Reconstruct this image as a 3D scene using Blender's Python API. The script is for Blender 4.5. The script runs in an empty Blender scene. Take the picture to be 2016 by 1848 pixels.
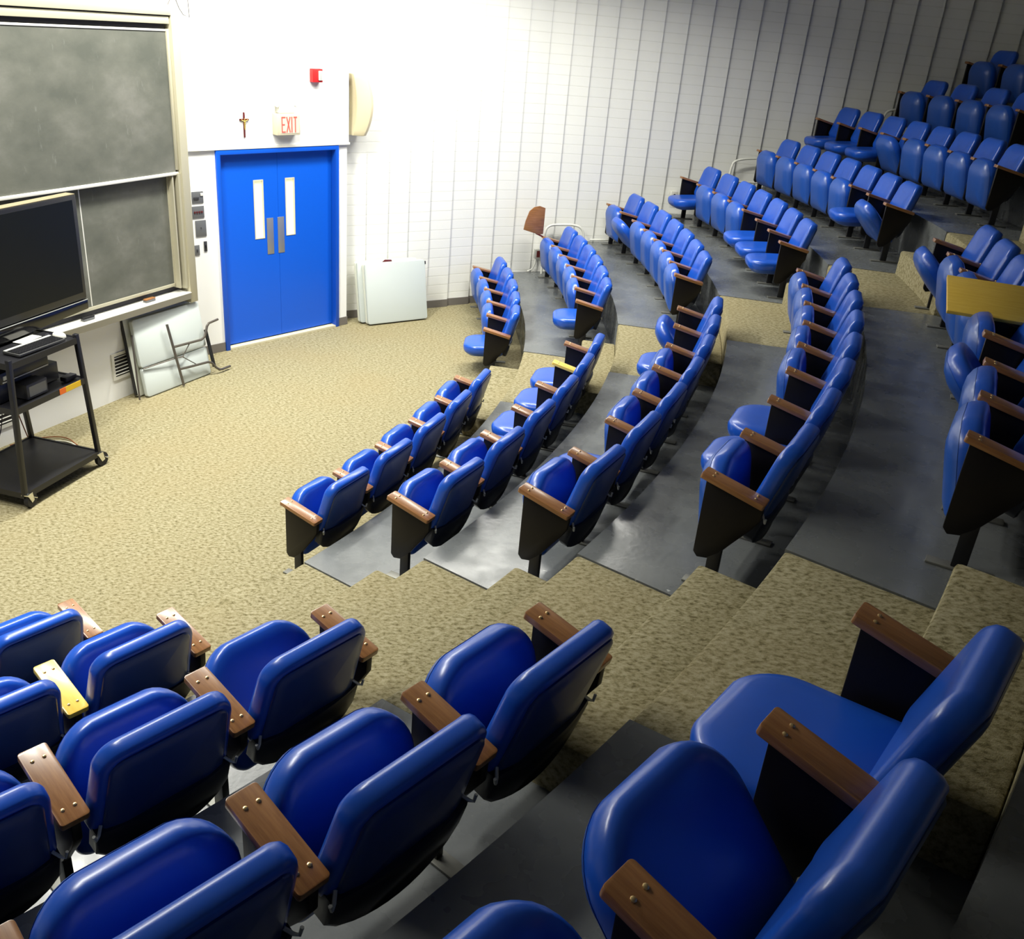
import bpy, bmesh, math, random
from mathutils import Vector, Matrix
random.seed(7)
scene = bpy.context.scene
COL = scene.collection
sin, cos, pi = math.sin, math.cos, math.pi
rad = math.radians

# ------------------------------------------------------------------ camera
CAM_H = 3.5427
cam_d = bpy.data.cameras.new('camera')
cam = bpy.data.objects.new('camera', cam_d)
COL.objects.link(cam)
R_ = Vector((0.99588704, 0.03945634, 0.08156103))
U_ = Vector((-0.09060356, 0.4336922, 0.89649432))
F_ = Vector((0.0, 0.9001968, -0.43548333))
cam.matrix_world = Matrix(((R_.x, U_.x, -F_.x, 0.0), (R_.y, U_.y, -F_.y, 0.0), (R_.z, U_.z, -F_.z, CAM_H), (0, 0, 0, 1)))
cam_d.sensor_fit = 'HORIZONTAL'
cam_d.sensor_width = 36.0
cam_d.lens = 1807.77 / 2016 * 36.0
cam_d.clip_start = 0.05
cam_d.clip_end = 100
scene.camera = cam

# ------------------------------------------------------------------ world, lights, exposure
world = bpy.data.worlds.new('world')
scene.world = world
world.use_nodes = True
world.node_tree.nodes['Background'].inputs[0].default_value = (1.0, 1.0, 1.0, 1)
world.node_tree.nodes['Background'].inputs[1].default_value = 0.01
scene.view_settings.view_transform = 'Standard'
scene.view_settings.look = 'None'
scene.view_settings.gamma = 1.0
scene.view_settings.exposure = 0.45
CEIL = 5.8
# the pendant fluorescent fixtures that are switched on: x, y, height, rotation, length, width, watts
LAMPS = [(-0.9, 10.4, 4.85, 35, 2.4, 0.30, 88), (-2.5, 8.3, 4.85, 69, 1.8, 0.30, 150),
         (-3.2, 5.9, 4.85, 69, 1.8, 0.30, 130), (-3.4, 3.5, 4.85, 69, 1.8, 0.30, 115),
         (0.7, 10.6, 4.95, 10, 1.8, 0.30, 78)]
for (x, y, z, rz, lx, ly, w) in LAMPS:
    ld = bpy.data.lights.new('fluorescent_light', 'AREA')
    ld.shape = 'RECTANGLE'
    ld.size = lx
    ld.size_y = ly
    ld.energy = w
    ld.color = (1.0, 0.985, 0.90)
    ld.spread = rad(150)
    lo = bpy.data.objects.new('fluorescent_light', ld)
    lo.location = (x, y, z - 0.02)
    lo.rotation_euler = (0, 0, rad(rz))
    COL.objects.link(lo)

# ------------------------------------------------------------------ seating geometry
CX, CY = -10.2014, 9.7996          # centre of the curved rows
R0, DR = 9.7612, 0.956             # radius of the armrest fronts, row spacing
RT, RH = 9.2591, 8.9112            # riser and half step radius (+ i*DR)
Z1, RS = 0.4071, 0.4344
ARM = 0.567
def Z(i):
    return 0.0 if i <= 0 else Z1 + (i - 1) * RS
def P(r, a, z=0.0):
    return Vector((CX + r * cos(rad(a)), CY + r * sin(rad(a)), z))
def aisle_m(r):                    # near stairs, middle-block side
    return -28.75 - 0.40 * (r - 10.2)
def aisle_l(r):                    # near stairs, left-block side
    return -36.75 + 0.35 * (r - 10.2)
def aisle2_m(r):
    return -10.7 + 0.1 * (r - 10.2)
def aisle2_r(r):
    return -2.2 - 0.55 * (r - 10.2)
A_MIN = -64.0

# ------------------------------------------------------------------ materials
def mat(name, col, rough=0.5, metal=0.0, coat=0.0, emis=None, es=0.0, spec=0.5, sheen=0.0):
    m = bpy.data.materials.new(name)
    m.use_nodes = True
    b = m.node_tree.nodes['Principled BSDF']
    b.inputs['Base Color'].default_value = (*col, 1)
    b.inputs['Roughness'].default_value = rough
    b.inputs['Metallic'].default_value = metal
    b.inputs['Coat Weight'].default_value = coat
    b.inputs['Coat Roughness'].default_value = 0.2
    b.inputs['Specular IOR Level'].default_value = spec
    if emis:
        b.inputs['Emission Color'].default_value = (*emis, 1)
        b.inputs['Emission Strength'].default_value = es
    return m

class NT:
    def __init__(s, m):
        s.m = m
        s.t = m.node_tree
        s.b = s.t.nodes['Principled BSDF']
        s.tc = s.t.nodes.new('ShaderNodeTexCoord')
        s.geo = s.t.nodes.new('ShaderNodeNewGeometry')
    def n(s, kind, **kw):
        nd = s.t.nodes.new(kind)
        for k, v in kw.items():
            if k in nd.inputs:
                nd.inputs[k].default_value = v
            else:
                setattr(nd, k, v)
        return nd
    def l(s, a, b):
        s.t.links.new(a, b)
    def mapping(s, src, scale, rot=(0, 0, 0)):
        mp = s.n('ShaderNodeMapping')
        mp.inputs['Scale'].default_value = scale
        mp.inputs['Rotation'].default_value = rot
        s.l(src, mp.inputs['Vector'])
        return mp.outputs['Vector']
    def noise(s, vec, scale, detail=3.0, rough=0.5):
        nd = s.n('ShaderNodeTexNoise', Scale=scale, Detail=detail, Roughness=rough)
        s.l(vec, nd.inputs['Vector'])
        return nd.outputs['Fac']
    def ramp(s, fac, stops):
        r = s.n('ShaderNodeValToRGB')
        e = r.color_ramp.elements
        while len(e) < len(stops):
            e.new(0.5)
        for i, (p, c) in enumerate(stops):
            e[i].position = p
            e[i].color = (*c, 1) if len(c) == 3 else c
        s.l(fac, r.inputs['Fac'])
        return r.outputs['Color']
    def mix(s, fac, a, b, mode='MIX'):
        nd = s.n('ShaderNodeMix', data_type='RGBA', blend_type=mode)
        for sock, v in ((nd.inputs[0], fac), (nd.inputs[6], a), (nd.inputs[7], b)):
            if hasattr(v, 'is_output'):
                s.l(v, sock)
            elif isinstance(v, (int, float)):
                sock.default_value = v
            else:
                sock.default_value = (*v, 1)
        return nd.outputs[2]
    def bump(s, h, strength, dist=0.01):
        nd = s.n('ShaderNodeBump', Strength=strength, Distance=dist)
        s.l(h, nd.inputs['Height'])
        s.l(nd.outputs['Normal'], s.b.inputs['Normal'])
    def math(s, op, a, b=None):
        nd = s.n('ShaderNodeMath', operation=op)
        for i, v in enumerate((a, b)):
            if v is None:
                continue
            if hasattr(v, 'is_output'):
                s.l(v, nd.inputs[i])
            else:
                nd.inputs[i].default_value = v
        return nd.outputs[0]

M = {}
def carpet():
    m = mat('carpet', (0.5, 0.44, 0.25), 0.95, spec=0.1)
    t = NT(m)
    p = t.geo.outputs['Position']
    v = t.mapping(p, (21, 35, 26), (0, 0, rad(-20)))
    f = t.noise(v, 1.6, 4, 0.7)
    c = t.ramp(f, [(0.35, (0.085, 0.070, 0.028)), (0.45, (0.215, 0.188, 0.100)), (0.54, (0.305, 0.274, 0.168)), (0.68, (0.39, 0.355, 0.238))])
    g = t.noise(p, 260, 2, 0.7)
    c2 = t.mix(t.math('MULTIPLY', g, 0.38), c, (0.25, 0.222, 0.135), 'MIX')
    w = t.noise(p, 0.9, 3)
    c3 = t.mix(t.ramp(w, [(0.45, (0, 0, 0)), (0.75, (0.35, 0.35, 0.35))]), c2, (0.27, 0.21, 0.105))
    t.l(c3, t.b.inputs['Base Color'])
    t.bump(g, 0.35, 0.01)
    return m
def concrete():
    m = mat('painted_concrete', (0.12, 0.13, 0.14), 0.3)
    t = NT(m)
    p = t.geo.outputs['Position']
    f = t.noise(p, 1.7, 5, 0.6)
    c = t.ramp(f, [(0.3, (0.105, 0.113, 0.116)), (0.7, (0.165, 0.174, 0.174))])
    chip = t.noise(t.mapping(p, (11, 30, 8), (0, 0, rad(15))), 1.3, 3, 0.6)
    area = t.noise(p, 2.2, 2)
    k = t.math('MULTIPLY', t.ramp(chip, [(0.735, (0, 0, 0)), (0.75, (1, 1, 1))]), t.ramp(area, [(0.5, (0, 0, 0)), (0.56, (1, 1, 1))]))
    c2 = t.mix(k, c, (0.62, 0.64, 0.62))
    t.l(c2, t.b.inputs['Base Color'])
    rr = t.ramp(t.noise(p, 6, 4), [(0.3, (0.20,) * 3), (0.7, (0.34,) * 3)])
    t.l(rr, t.b.inputs['Roughness'])
    t.bump(t.noise(p, 35, 4), 0.06, 0.01)
    return m
def brick():
    m = mat('painted_brick', (0.86, 0.86, 0.80), 0.6, spec=0.3)
    t = NT(m)
    sep = t.n('ShaderNodeSeparateXYZ')
    t.l(t.geo.outputs['Position'], sep.inputs[0])
    fr = t.math('FRACT', t.math('MULTIPLY', sep.outputs['Z'], 1 / 0.122))
    d = t.math('ABSOLUTE', t.math('SUBTRACT', fr, 0.5))
    line = t.ramp(d, [(0.0, (0.0,) * 3), (0.035, (0.1,) * 3), (0.06, (1,) * 3)])
    c = t.mix(line, (0.78, 0.78, 0.72), (0.85, 0.85, 0.80))
    t.l(c, t.b.inputs['Base Color'])
    h = t.math('ADD', line, t.math('MULTIPLY', t.noise(t.geo.outputs['Position'], 60, 3), 0.25))
    t.bump(h, 0.30, 0.003)
    return m
def plaster(name, col):
    m = mat(name, col, 0.6, spec=0.3)
    t = NT(m)
    t.bump(t.noise(t.geo.outputs['Position'], 90, 3), 0.05, 0.004)
    return m
def vinyl(name, col, rough=0.33):
    m = mat(name, col, rough, spec=0.5, coat=0.25)
    t = NT(m)
    o = t.tc.outputs['Object']
    f = t.noise(o, 5, 3)
    c = t.mix(t.ramp(f, [(0.35, (0, 0, 0)), (0.75, (0.4, 0.4, 0.4))]), col, tuple(min(1, v * 0.72) for v in col))
    t.l(c, t.b.inputs['Base Color'])
    t.bump(t.noise(o, 420, 2), 0.06, 0.002)
    return m
def wood(name, c1, c2, rough=0.35):
    m = mat(name, c1, rough, coat=0.6)
    t = NT(m)
    v = t.mapping(t.tc.outputs['Object'], (38, 3, 38))
    f = t.noise(v, 2.0, 5, 0.65)
    t.l(t.ramp(f, [(0.3, c1), (0.7, c2)]), t.b.inputs['Base Color'])
    return m
def slate():
    m = mat('chalkboard', (0.11, 0.12, 0.105), 0.55, spec=0.4)
    t = NT(m)
    o = t.tc.outputs['Object']
    v = t.mapping(o, (1.0, 1.0, 1.5), (0, rad(28), 0))
    f = t.noise(v, 1.9, 6, 0.62)
    c = t.ramp(f, [(0.33, (0.075, 0.080, 0.066)), (0.52, (0.105, 0.108, 0.090)), (0.74, (0.155, 0.155, 0.135))])
    g = t.noise(t.mapping(o, (7, 7, 2), (0, rad(35), 0)), 2.0, 6, 0.7)
    c2 = t.mix(t.ramp(g, [(0.62, (0, 0, 0)), (0.80, (0.32, 0.32, 0.32))]), c, (0.36, 0.37, 0.35))
    t.l(c2, t.b.inputs['Base Color'])
    return m
M['carpet'] = carpet()
M['concrete'] = concrete()
M['brick'] = brick()
M['wall'] = plaster('white_wall', (0.87, 0.87, 0.84))
M['ceiling'] = plaster('ceiling_tile', (0.45, 0.45, 0.43))
M['rear'] = plaster('rear_wall', (0.30, 0.30, 0.28))
M['base'] = mat('rubber_baseboard', (0.16, 0.145, 0.13), 0.5)
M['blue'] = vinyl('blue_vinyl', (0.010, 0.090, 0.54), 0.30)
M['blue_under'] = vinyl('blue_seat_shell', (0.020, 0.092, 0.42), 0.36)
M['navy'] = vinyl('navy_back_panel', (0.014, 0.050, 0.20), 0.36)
M['pan'] = mat('dark_seat_pan', (0.006, 0.009, 0.022), 0.35)
M['wood'] = wood('brown_wood', (0.20, 0.078, 0.022), (0.35, 0.158, 0.050), 0.34)
M['yellow'] = wood('yellow_wood', (0.85, 0.54, 0.06), (0.95, 0.66, 0.11), 0.35)
M['panel'] = mat('black_brown_panel', (0.006, 0.0045, 0.004), 0.4, spec=0.3)
M['black'] = mat('black_metal', (0.008, 0.008, 0.010), 0.38)
M['brass'] = mat('brass_rivet', (0.85, 0.62, 0.30), 0.3, 0.9)
M['plate'] = mat('foot_plate_metal', (0.18, 0.18, 0.16), 0.5, 0.5)
M['doorblue'] = mat('blue_door_paint', (0.002, 0.095, 0.62), 0.36)
M['doorframe'] = mat('blue_frame_paint', (0.003, 0.080, 0.54), 0.36)
M['glass_lit'] = mat('wired_glass', (0.9, 0.88, 0.6), 0.2, emis=(1.0, 0.97, 0.62), es=0.42)
M['steel'] = mat('brushed_steel', (0.42, 0.43, 0.43), 0.42, 0.8)
M['cream'] = mat('cream_metal', (0.62, 0.57, 0.40), 0.5)
M['trim'] = mat('beige_aluminium', (0.48, 0.45, 0.33), 0.4, 0.25)
M['trimdark'] = mat('dark_channel', (0.06, 0.045, 0.03), 0.5)
M['slate'] = slate()
M['black_gap'] = mat('black_gap', (0.01, 0.008, 0.012), 0.6)
M['tray'] = mat('pale_aluminium', (0.75, 0.74, 0.68), 0.35, 0.3)
M['trayunder'] = mat('grey_aluminium', (0.33, 0.32, 0.29), 0.4, 0.4)
M['tabletop'] = mat('grey_plastic_tabletop', (0.55, 0.60, 0.58), 0.5)
M['tableedge'] = mat('cream_plastic_tabletop', (0.66, 0.68, 0.60), 0.5)
M['legmetal'] = mat('grey_leg_tube', (0.13, 0.115, 0.10), 0.35, 0.6)
M['red'] = mat('red_plastic', (0.60, 0.02, 0.02), 0.4)
M['white'] = mat('white_plastic', (0.72, 0.71, 0.64), 0.45)
M['exitface'] = mat('exit_sign_face', (0.66, 0.52, 0.42), 0.5, emis=(1, 0.70, 0.55), es=0.04)
M['exitred'] = mat('exit_letters', (0.75, 0.10, 0.08), 0.5, emis=(1, 0.20, 0.14), es=0.18)
M['gold'] = mat('gold_figure', (0.75, 0.55, 0.12), 0.3, 0.7)
M['darkwood'] = mat('dark_red_wood', (0.10, 0.012, 0.012), 0.4)
M['screen'] = mat('black_screen', (0.004, 0.005, 0.004), 0.35, spec=0.25)
M['gloss'] = mat('gloss_black_plastic', (0.004, 0.004, 0.005), 0.15)
M['silver'] = mat('silver_plastic', (0.55, 0.56, 0.52), 0.4, 0.3)
M['dusty'] = mat('dusty_plastic', (0.20, 0.17, 0.10), 0.7)
M['rubber'] = mat('black_rubber', (0.008, 0.008, 0.012), 0.6)
M['chrome'] = mat('chrome', (0.8, 0.8, 0.76), 0.2, 1.0)
M['orange'] = mat('orange_sticker', (0.85, 0.16, 0.01), 0.5)
M['ystick'] = mat('yellow_sticker', (0.80, 0.50, 0.01), 0.5)
M['cable'] = mat('dark_cable', (0.015, 0.013, 0.03), 0.5)
M['brownc'] = mat('brown_cable', (0.22, 0.07, 0.02), 0.5)
M['whitec'] = mat('white_cable', (0.7, 0.7, 0.6), 0.5)
M['rail'] = mat('white_pipe', (0.80, 0.80, 0.72), 0.35)
M['speakerm'] = mat('cream_speaker', (0.66, 0.58, 0.38), 0.5)
M['diffuser'] = mat('lamp_diffuser', (0.9, 0.9, 0.85), 0.5, emis=(1, 0.98, 0.9), es=4.0)
M['keyb'] = mat('keyboard_black', (0.03, 0.03, 0.03), 0.5)
M['marble'] = mat('mottled_edge', (0.3, 0.32, 0.3), 0.6)
_t = NT(M['marble'])
_t.l(_t.ramp(_t.noise(_t.tc.outputs['Object'], 60, 4, 0.8), [(0.42, (0.04, 0.05, 0.04)), (0.6, (0.62, 0.64, 0.56))]), _t.b.inputs['Base Color'])

# ------------------------------------------------------------------ mesh helpers
class MB:
    def __init__(s):
        s.v = []
        s.f = []
    def add(s, vs, fs, mtx=None):
        o = len(s.v)
        for p in vs:
            p = Vector(p)
            s.v.append(mtx @ p if mtx else p)
        for f in fs:
            s.f.append([i + o for i in f])
        return s
    def box(s, x0, x1, y0, y1, z0, z1, mtx=None):
        vs = [(x, y, z) for z in (z0, z1) for y in (y0, y1) for x in (x0, x1)]
        fs = [(0, 2, 3, 1), (4, 5, 7, 6), (0, 1, 5, 4), (2, 6, 7, 3), (0, 4, 6, 2), (1, 3, 7, 5)]
        return s.add(vs, fs, mtx)
    def bar(s, a, b, w, h, up=(0, 0, 1)):
        a, b = Vector(a), Vector(b)
        d = (b - a)
        L = d.length
        d.normalize()
        u = Vector(up)
        x = d.cross(u)
        if x.length < 1e-4:
            x = d.cross(Vector((1, 0, 0)))
        x.normalize()
        z = x.cross(d)
        m = Matrix(((x.x, d.x, z.x, a.x), (x.y, d.y, z.y, a.y), (x.z, d.z, z.z, a.z), (0, 0, 0, 1)))
        return s.box(-w / 2, w / 2, 0, L, -h / 2, h / 2, m)
    def tube(s, pts, r, n=10, closed=False):
        pts = [Vector(p) for p in pts]
        rings = []
        prev = None
        for i, p in enumerate(pts):
            a = pts[i - 1] if i else p
            b = pts[i + 1] if i + 1 < len(pts) else p
            d = (b - a).normalized()
            if prev is None:
                u = d.cross(Vector((0, 0, 1)))
                if u.length < 1e-3:
                    u = d.cross(Vector((1, 0, 0)))
            else:
                u = prev - d * prev.dot(d)
            u.normalize()
            prev = u
            w = d.cross(u)
            rings.append([p + (u * cos(2 * pi * k / n) + w * sin(2 * pi * k / n)) * r for k in range(n)])
        o = len(s.v)
        for rg in rings:
            s.v += rg
        for i in range(len(rings) - 1):
            for k in range(n):
                s.f.append([o + i * n + k, o + i * n + (k + 1) % n, o + (i + 1) * n + (k + 1) % n, o + (i + 1) * n + k])
        s.f.append([o + k for k in range(n)][::-1])
        s.f.append([o + (len(rings) - 1) * n + k for k in range(n)])
        return s
    def loft(s, rings, cap=True):
        o = len(s.v)
        n = len(rings[0])
        for rg in rings:
            s.v += [Vector(p) for p in rg]
        for i in range(len(rings) - 1):
            for k in range(n):
                s.f.append([o + i * n + k, o + i * n + (k + 1) % n, o + (i + 1) * n + (k + 1) % n, o + (i + 1) * n + k])
        if cap:
            s.f.append([o + k for k in range(n)][::-1])
            s.f.append([o + (len(rings) - 1) * n + k for k in range(n)])
        return s
    def prism(s, poly, h0, h1, plane='xy'):
        def mk(u, v, h):
            return {'xy': (u, v, h), 'yz': (h, u, v), 'xz': (u, h, v)}[plane]
        return s.loft([[mk(u, v, h0) for u, v in poly], [mk(u, v, h1) for u, v in poly]])
    def cyl(s, a, b, r, n=16):
        return s.tube([a, b], r, n)
    def build(s, name, m, parent=None, smooth=False, bevel=0.0, seg=2, loc=None, rot=None, ang=40):
        me = bpy.data.meshes.new(name)
        me.from_pydata([tuple(p) for p in s.v], [], s.f)
        bm = bmesh.new()
        bm.from_mesh(me)
        bmesh.ops.recalc_face_normals(bm, faces=bm.faces)
        if bevel:
            es = [e for e in bm.edges if len(e.link_faces) == 2 and e.calc_face_angle(0) > rad(30)]
            bmesh.ops.bevel(bm, geom=es, offset=bevel, segments=seg, profile=0.5, affect='EDGES', clamp_overlap=True)
        bm.to_mesh(me)
        bm.free()
        me.materials.append(M[m])
        o = bpy.data.objects.new(name, me)
        if smooth or bevel:
            for p_ in me.polygons:
                p_.use_smooth = True
            md = o.modifiers.new('Smooth', 'EDGE_SPLIT') if False else None
            try:
                me.set_sharp_from_angle(angle=rad(ang))
            except Exception:
                pass
        if loc is not None:
            o.location = loc
        if rot is not None:
            o.rotation_euler = rot
        if parent:
            o.parent = parent
        COL.objects.link(o)
        return o

def tag(o, label, cat, group=None, kind=None):
    if label:
        o['label'] = label
    if cat:
        o['category'] = cat
    if group:
        o['group'] = group
    if kind:
        o['kind'] = kind
    return o
def thing(name, label, cat, loc=(0, 0, 0), rz=0.0, group=None):
    o = bpy.data.objects.new(name, None)
    o.empty_display_size = 0.1
    COL.objects.link(o)
    o.location = loc
    o.rotation_euler = (0, 0, rz)
    return tag(o, label, cat, group)
def struct(mb, name, m, label=None, cat='room', **k):
    o = mb.build(name, m, **k)
    o['kind'] = 'structure'
    if label:
        o['label'] = label
        o['category'] = cat
    return o
def label_part(o, text):
    o['label'] = text
    return o

def rrect(w, h, rs, n=7, cx=0.0, cy=0.0):
    """rounded rectangle, radii for the corners (+x+y, -x+y, -x-y, +x-y)"""
    pts = []
    rs = [min(r, w / 2 - 0.0005, h / 2 - 0.0005) for r in rs]
    for (sx, sy, r, a0) in ((1, 1, rs[0], 0), (-1, 1, rs[1], 90), (-1, -1, rs[2], 180), (1, -1, rs[3], 270)):
        ox, oy = sx * (w / 2 - r), sy * (h / 2 - r)
        for k in range(n + 1):
            a = rad(a0 + 90 * k / n)
            pts.append((cx + ox + r * cos(a), cy + oy + r * sin(a)))
    return pts

# ------------------------------------------------------------------ room: curved block wall
WALL = [(-3.05, 10.62), (-2.3, 11.29), (-1.6, 11.86), (-0.88, 12.47), (-0.08, 12.98), (0.9, 13.34), (2.0, 13.62), (3.2, 13.88), (4.6, 14.08), (6.0, 14.18), (8.0, 14.22), (11.5, 14.2)]
def wall_at_az(az):
    d = Vector((cos(rad(az)), sin(rad(az))))
    for (a, b) in zip(WALL, WALL[1:]):
        a, b = Vector(a), Vector(b)
        e = b - a
        den = d.x * e.y - d.y * e.x
        if abs(den) < 1e-9:
            continue
        t = (a.x * e.y - a.y * e.x) / den
        u = (a.x * d.y - a.y * d.x) / den
        if t > 0 and -1e-6 <= u <= 1 + 1e-6:
            return d * t, e.normalized()
    return None
def wall_angle_at_radius(r):
    best = None
    for (a, b) in zip(WALL, WALL[1:]):
        for k in range(21):
            x = a[0] + (b[0] - a[0]) * k / 20
            y = a[1] + (b[1] - a[1]) * k / 20
            q = math.hypot(x - CX, y - CY)
            if best is None or abs(q - r) < best[0]:
                best = (abs(q - r), math.degrees(math.atan2(y - CY, x - CX)))
    return best[1]
AZ = [104.4, 103.0, 101.65, 100.35, 99.02, 97.8, 96.5, 95.19, 93.85, 92.57, 91.33, 90.1, 88.82, 87.64, 86.4, 85.1, 83.83, 82.51, 81.23, 79.98,
      78.69, 77.44, 76.14, 74.82, 73.52, 72.2, 70.91, 69.61, 68.29, 66.99, 65.7, 64.4, 63.1, 61.8, 60.5, 59.2, 57.9, 56.6, 55.3, 54.0, 52.7]
STEP = 0.033
mb = MB()
path = []
for k in range(len(AZ) - 1):
    a, e = wall_at_az(AZ[k])
    b, _ = wall_at_az(AZ[k + 1])
    e = (b - a).normalized()
    nrm = Vector((e.y, -e.x))                    # towards the room
    path.append(a)
    path.append(b + nrm * STEP)
for k in range(len(path) - 1):
    a, b = path[k], path[k + 1]
    mb.add([(a.x, a.y, 0), (b.x, b.y, 0), (b.x, b.y, CEIL), (a.x, a.y, CEIL)], [(0, 1, 2, 3)])
# back side and caps give the wall its thickness
back = []
for k in range(0, len(path), 2):
    e = (path[min(k + 1, len(path) - 1)] - path[k]).normalized()
    back.append(path[k] + Vector((-e.y, e.x)) * 0.25)
back.append(path[-1] + Vector((0, 0.25)))
for a, b in zip(back, back[1:]):
    mb.add([(a.x, a.y, 0), (b.x, b.y, 0), (b.x, b.y, CEIL), (a.x, a.y, CEIL)], [(3, 2, 1, 0)])
struct(mb, 'wall_right', 'brick', 'tall white painted block wall of vertical pleats', 'wall')
# baseboard along its foot at stage level
mb = MB()
for k in range(0, 24, 2):
    a, b = path[k], path[k + 1]
    e = (b - a).normalized()
    n_ = Vector((e.y, -e.x)) * 0.012
    mb.loft([[(a.x, a.y, 0.002), (a.x + n_.x, a.y + n_.y, 0.002), (a.x + n_.x, a.y + n_.y, 0.10), (a.x, a.y, 0.10)],
             [(b.x, b.y, 0.002), (b.x + n_.x, b.y + n_.y, 0.002), (b.x + n_.x, b.y + n_.y, 0.10), (b.x, b.y, 0.10)]])
struct(mb, 'baseboard_right', 'base', 'dark grey rubber baseboard at the foot of the pleated wall', 'baseboard')

# ------------------------------------------------------------------ room: front walls
BA = rad(69.0)
BP = Vector((-4.10, 7.35, 0))
def B(s, y=0.0, z=0.0):                # along the board wall; y<0 is the room side
    return BP + Vector((cos(BA), sin(BA), 0)) * s + Vector((-sin(BA), cos(BA), 0)) * y + Vector((0, 0, z))
DA = rad(51.5)
DP = Vector((-3.31, 9.70, 0))
def D(u, y=0.0, z=0.0):
    return DP + Vector((cos(DA), sin(DA), 0)) * u + Vector((-sin(DA), cos(DA), 0)) * y + Vector((0, 0, z))
def on_board():
    e = (tuple(BP), (0, 0, BA))
    return e
BROT, DROT = (0, 0, BA), (0, 0, DA)
mb = MB()
mb.box(-8.0, 1.80, 0.0, 0.30, 0.0, CEIL)
struct(mb, 'wall_front', 'wall', 'white front wall behind the chalkboard', 'wall', loc=BP, rot=BROT)
mb = MB()                              # door wall with its opening
U0, U1 = 0.05, 1.55
mb.box(-0.46, 0.0, 0, 0.30, 0, 2.15)
mb.box(1.60, 1.735, 0, 0.30, 0, 2.15)
mb.box(-0.46, 1.745, -0.018, 0.30, 2.155, CEIL)
struct(mb, 'wall_door', 'wall', 'white wall around the blue double door', 'wall', loc=DP, rot=DROT)
mb = MB()
mb.box(-0.46, 1.755, -0.030, 0.0, 2.142, 2.165)
struct(mb, 'trim_1', 'white', 'thin white ledge running over the blue door', 'trim', loc=DP, rot=DROT)
mb = MB()
mb.box(-0.34, -0.005, -0.012, 0.0, 0.002, 0.10)
mb.box(1.605, 1.74, -0.012, 0.0, 0.002, 0.10)
struct(mb, 'baseboard_door', 'base', 'dark grey baseboard beside the blue door', 'baseboard', loc=DP, rot=DROT)

# other walls and ceiling, outside the picture
def wall_seg(name, a, b, m='rear', th=0.25):
    a, b = Vector((*a, 0)), Vector((*b, 0))
    mb = MB()
    mb.bar(a + Vector((0, 0, CEIL / 2)), b + Vector((0, 0, CEIL / 2)), th, CEIL)
    return struct(mb, name, m)
wall_seg('wall_left', (-6.95, 0.35), (-2.2, -4.6))
wall_seg('wall_rear', (-2.2, -4.6), (12.2, 1.5))
wall_seg('wall_back', (12.2, 1.5), (10.6, 14.3))
mb = MB()
mb.prism([(-7.2, 0.2), (-2.2, -5.2), (12.8, 1.2), (11.2, 14.8), (-3.0, 14.6), (-5.0, 10.0)], CEIL + 0.002, CEIL + 0.2)
struct(mb, 'ceiling', 'ceiling')
mb = MB()
mb.prism([(-7.2, 0.2), (-2.2, -5.2), (12.8, 1.2), (11.2, 14.8), (-3.0, 14.6), (-5.0, 10.0)], -0.15, 0.0)
struct(mb, 'floor', 'carpet', 'olive beige speckled carpet of the open front floor', 'floor')

# ------------------------------------------------------------------ tiers and carpeted stairs
NT_ = 8
def sector(fa, fb, r0, r1, z0, z1, step=1.0):
    def arc(r):
        a, b = fa(r), fb(r)
        n = 28
        return [(CX + r * cos(rad(a + (b - a) * k / n)), CY + r * sin(rad(a + (b - a) * k / n))) for k in range(n + 1)]
    inner, outer = arc(r0), arc(r1)
    m = MB()
    n = len(inner)
    vs = [(x, y, z) for z in (z0, z1) for arc_ in (inner, outer) for x, y in arc_]
    i0, o0, i1, o1 = 0, n, 2 * n, 3 * n
    fs = []
    for k in range(n - 1):
        fs += [(i1 + k, o1 + k, o1 + k + 1, i1 + k + 1), (i0 + k, i0 + k + 1, o0 + k + 1, o0 + k),
               (i0 + k, i1 + k, i1 + k + 1, i0 + k + 1), (o0 + k, o0 + k + 1, o1 + k + 1, o1 + k)]
    fs += [(i0, o0, o1, i1), (i0 + n - 1, i1 + n - 1, o1 + n - 1, o0 + n - 1)]
    m.add(vs, fs)
    return m
ORD = ['', 'first', 'second', 'third', 'fourth', 'fifth', 'sixth', 'seventh', 'eighth', 'ninth', 'tenth']
wallang = lambda r: wall_angle_at_radius(r) - 0.05
LEFTA = lambda r: -58.0
for i in range(1, NT_ + 1):
    ra, rb = RT + i * DR, RT + (i + 1) * DR
    if i == NT_:
        rb = ra + 1.2
    for nm, fa, fb, m, what in (('seating_tier', LEFTA, aisle_l, 'concrete', 'left block'), ('aisle_stair', aisle_l, aisle_m, 'carpet', ''),
                          ('seating_tier', aisle_m, aisle2_m, 'concrete', 'middle block'), ('aisle_stair', aisle2_m, aisle2_r, 'carpet', ''),
                          ('seating_tier', aisle2_r, wallang, 'concrete', 'wall block')):
        if what == 'left block' and i > 6:
            continue
        s_ = sector(fa, fb, ra, rb, 0.0 if i == 1 else Z(i) - 0.9, Z(i))
        if nm == 'seating_tier':
            struct(s_, nm, m, '%s grey painted concrete tier from the front, under the %s seats' % (ORD[i], {'left block': 'left', 'middle block': 'middle', 'wall block': 'pleated-wall'}[what]), 'tier')
        else:
            near = fa is aisle_l
            struct(s_, nm, m, '%s carpeted landing from the front on the %s stairs' % (ORD[i], 'near' if near else 'far'), 'stair', bevel=0.022)
            rh = RH + i * DR
            zh = (Z(i) + Z(i - 1)) / 2
            h_ = sector(fa, fb, rh, ra, Z(i - 1) - 0.3 if i > 1 else 0.0, zh)
            struct(h_, 'aisle_half_step', m, '%s carpeted half step from the front on the %s stairs' % (ORD[i], 'near' if near else 'far'), 'stair', bevel=0.022)

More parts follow.
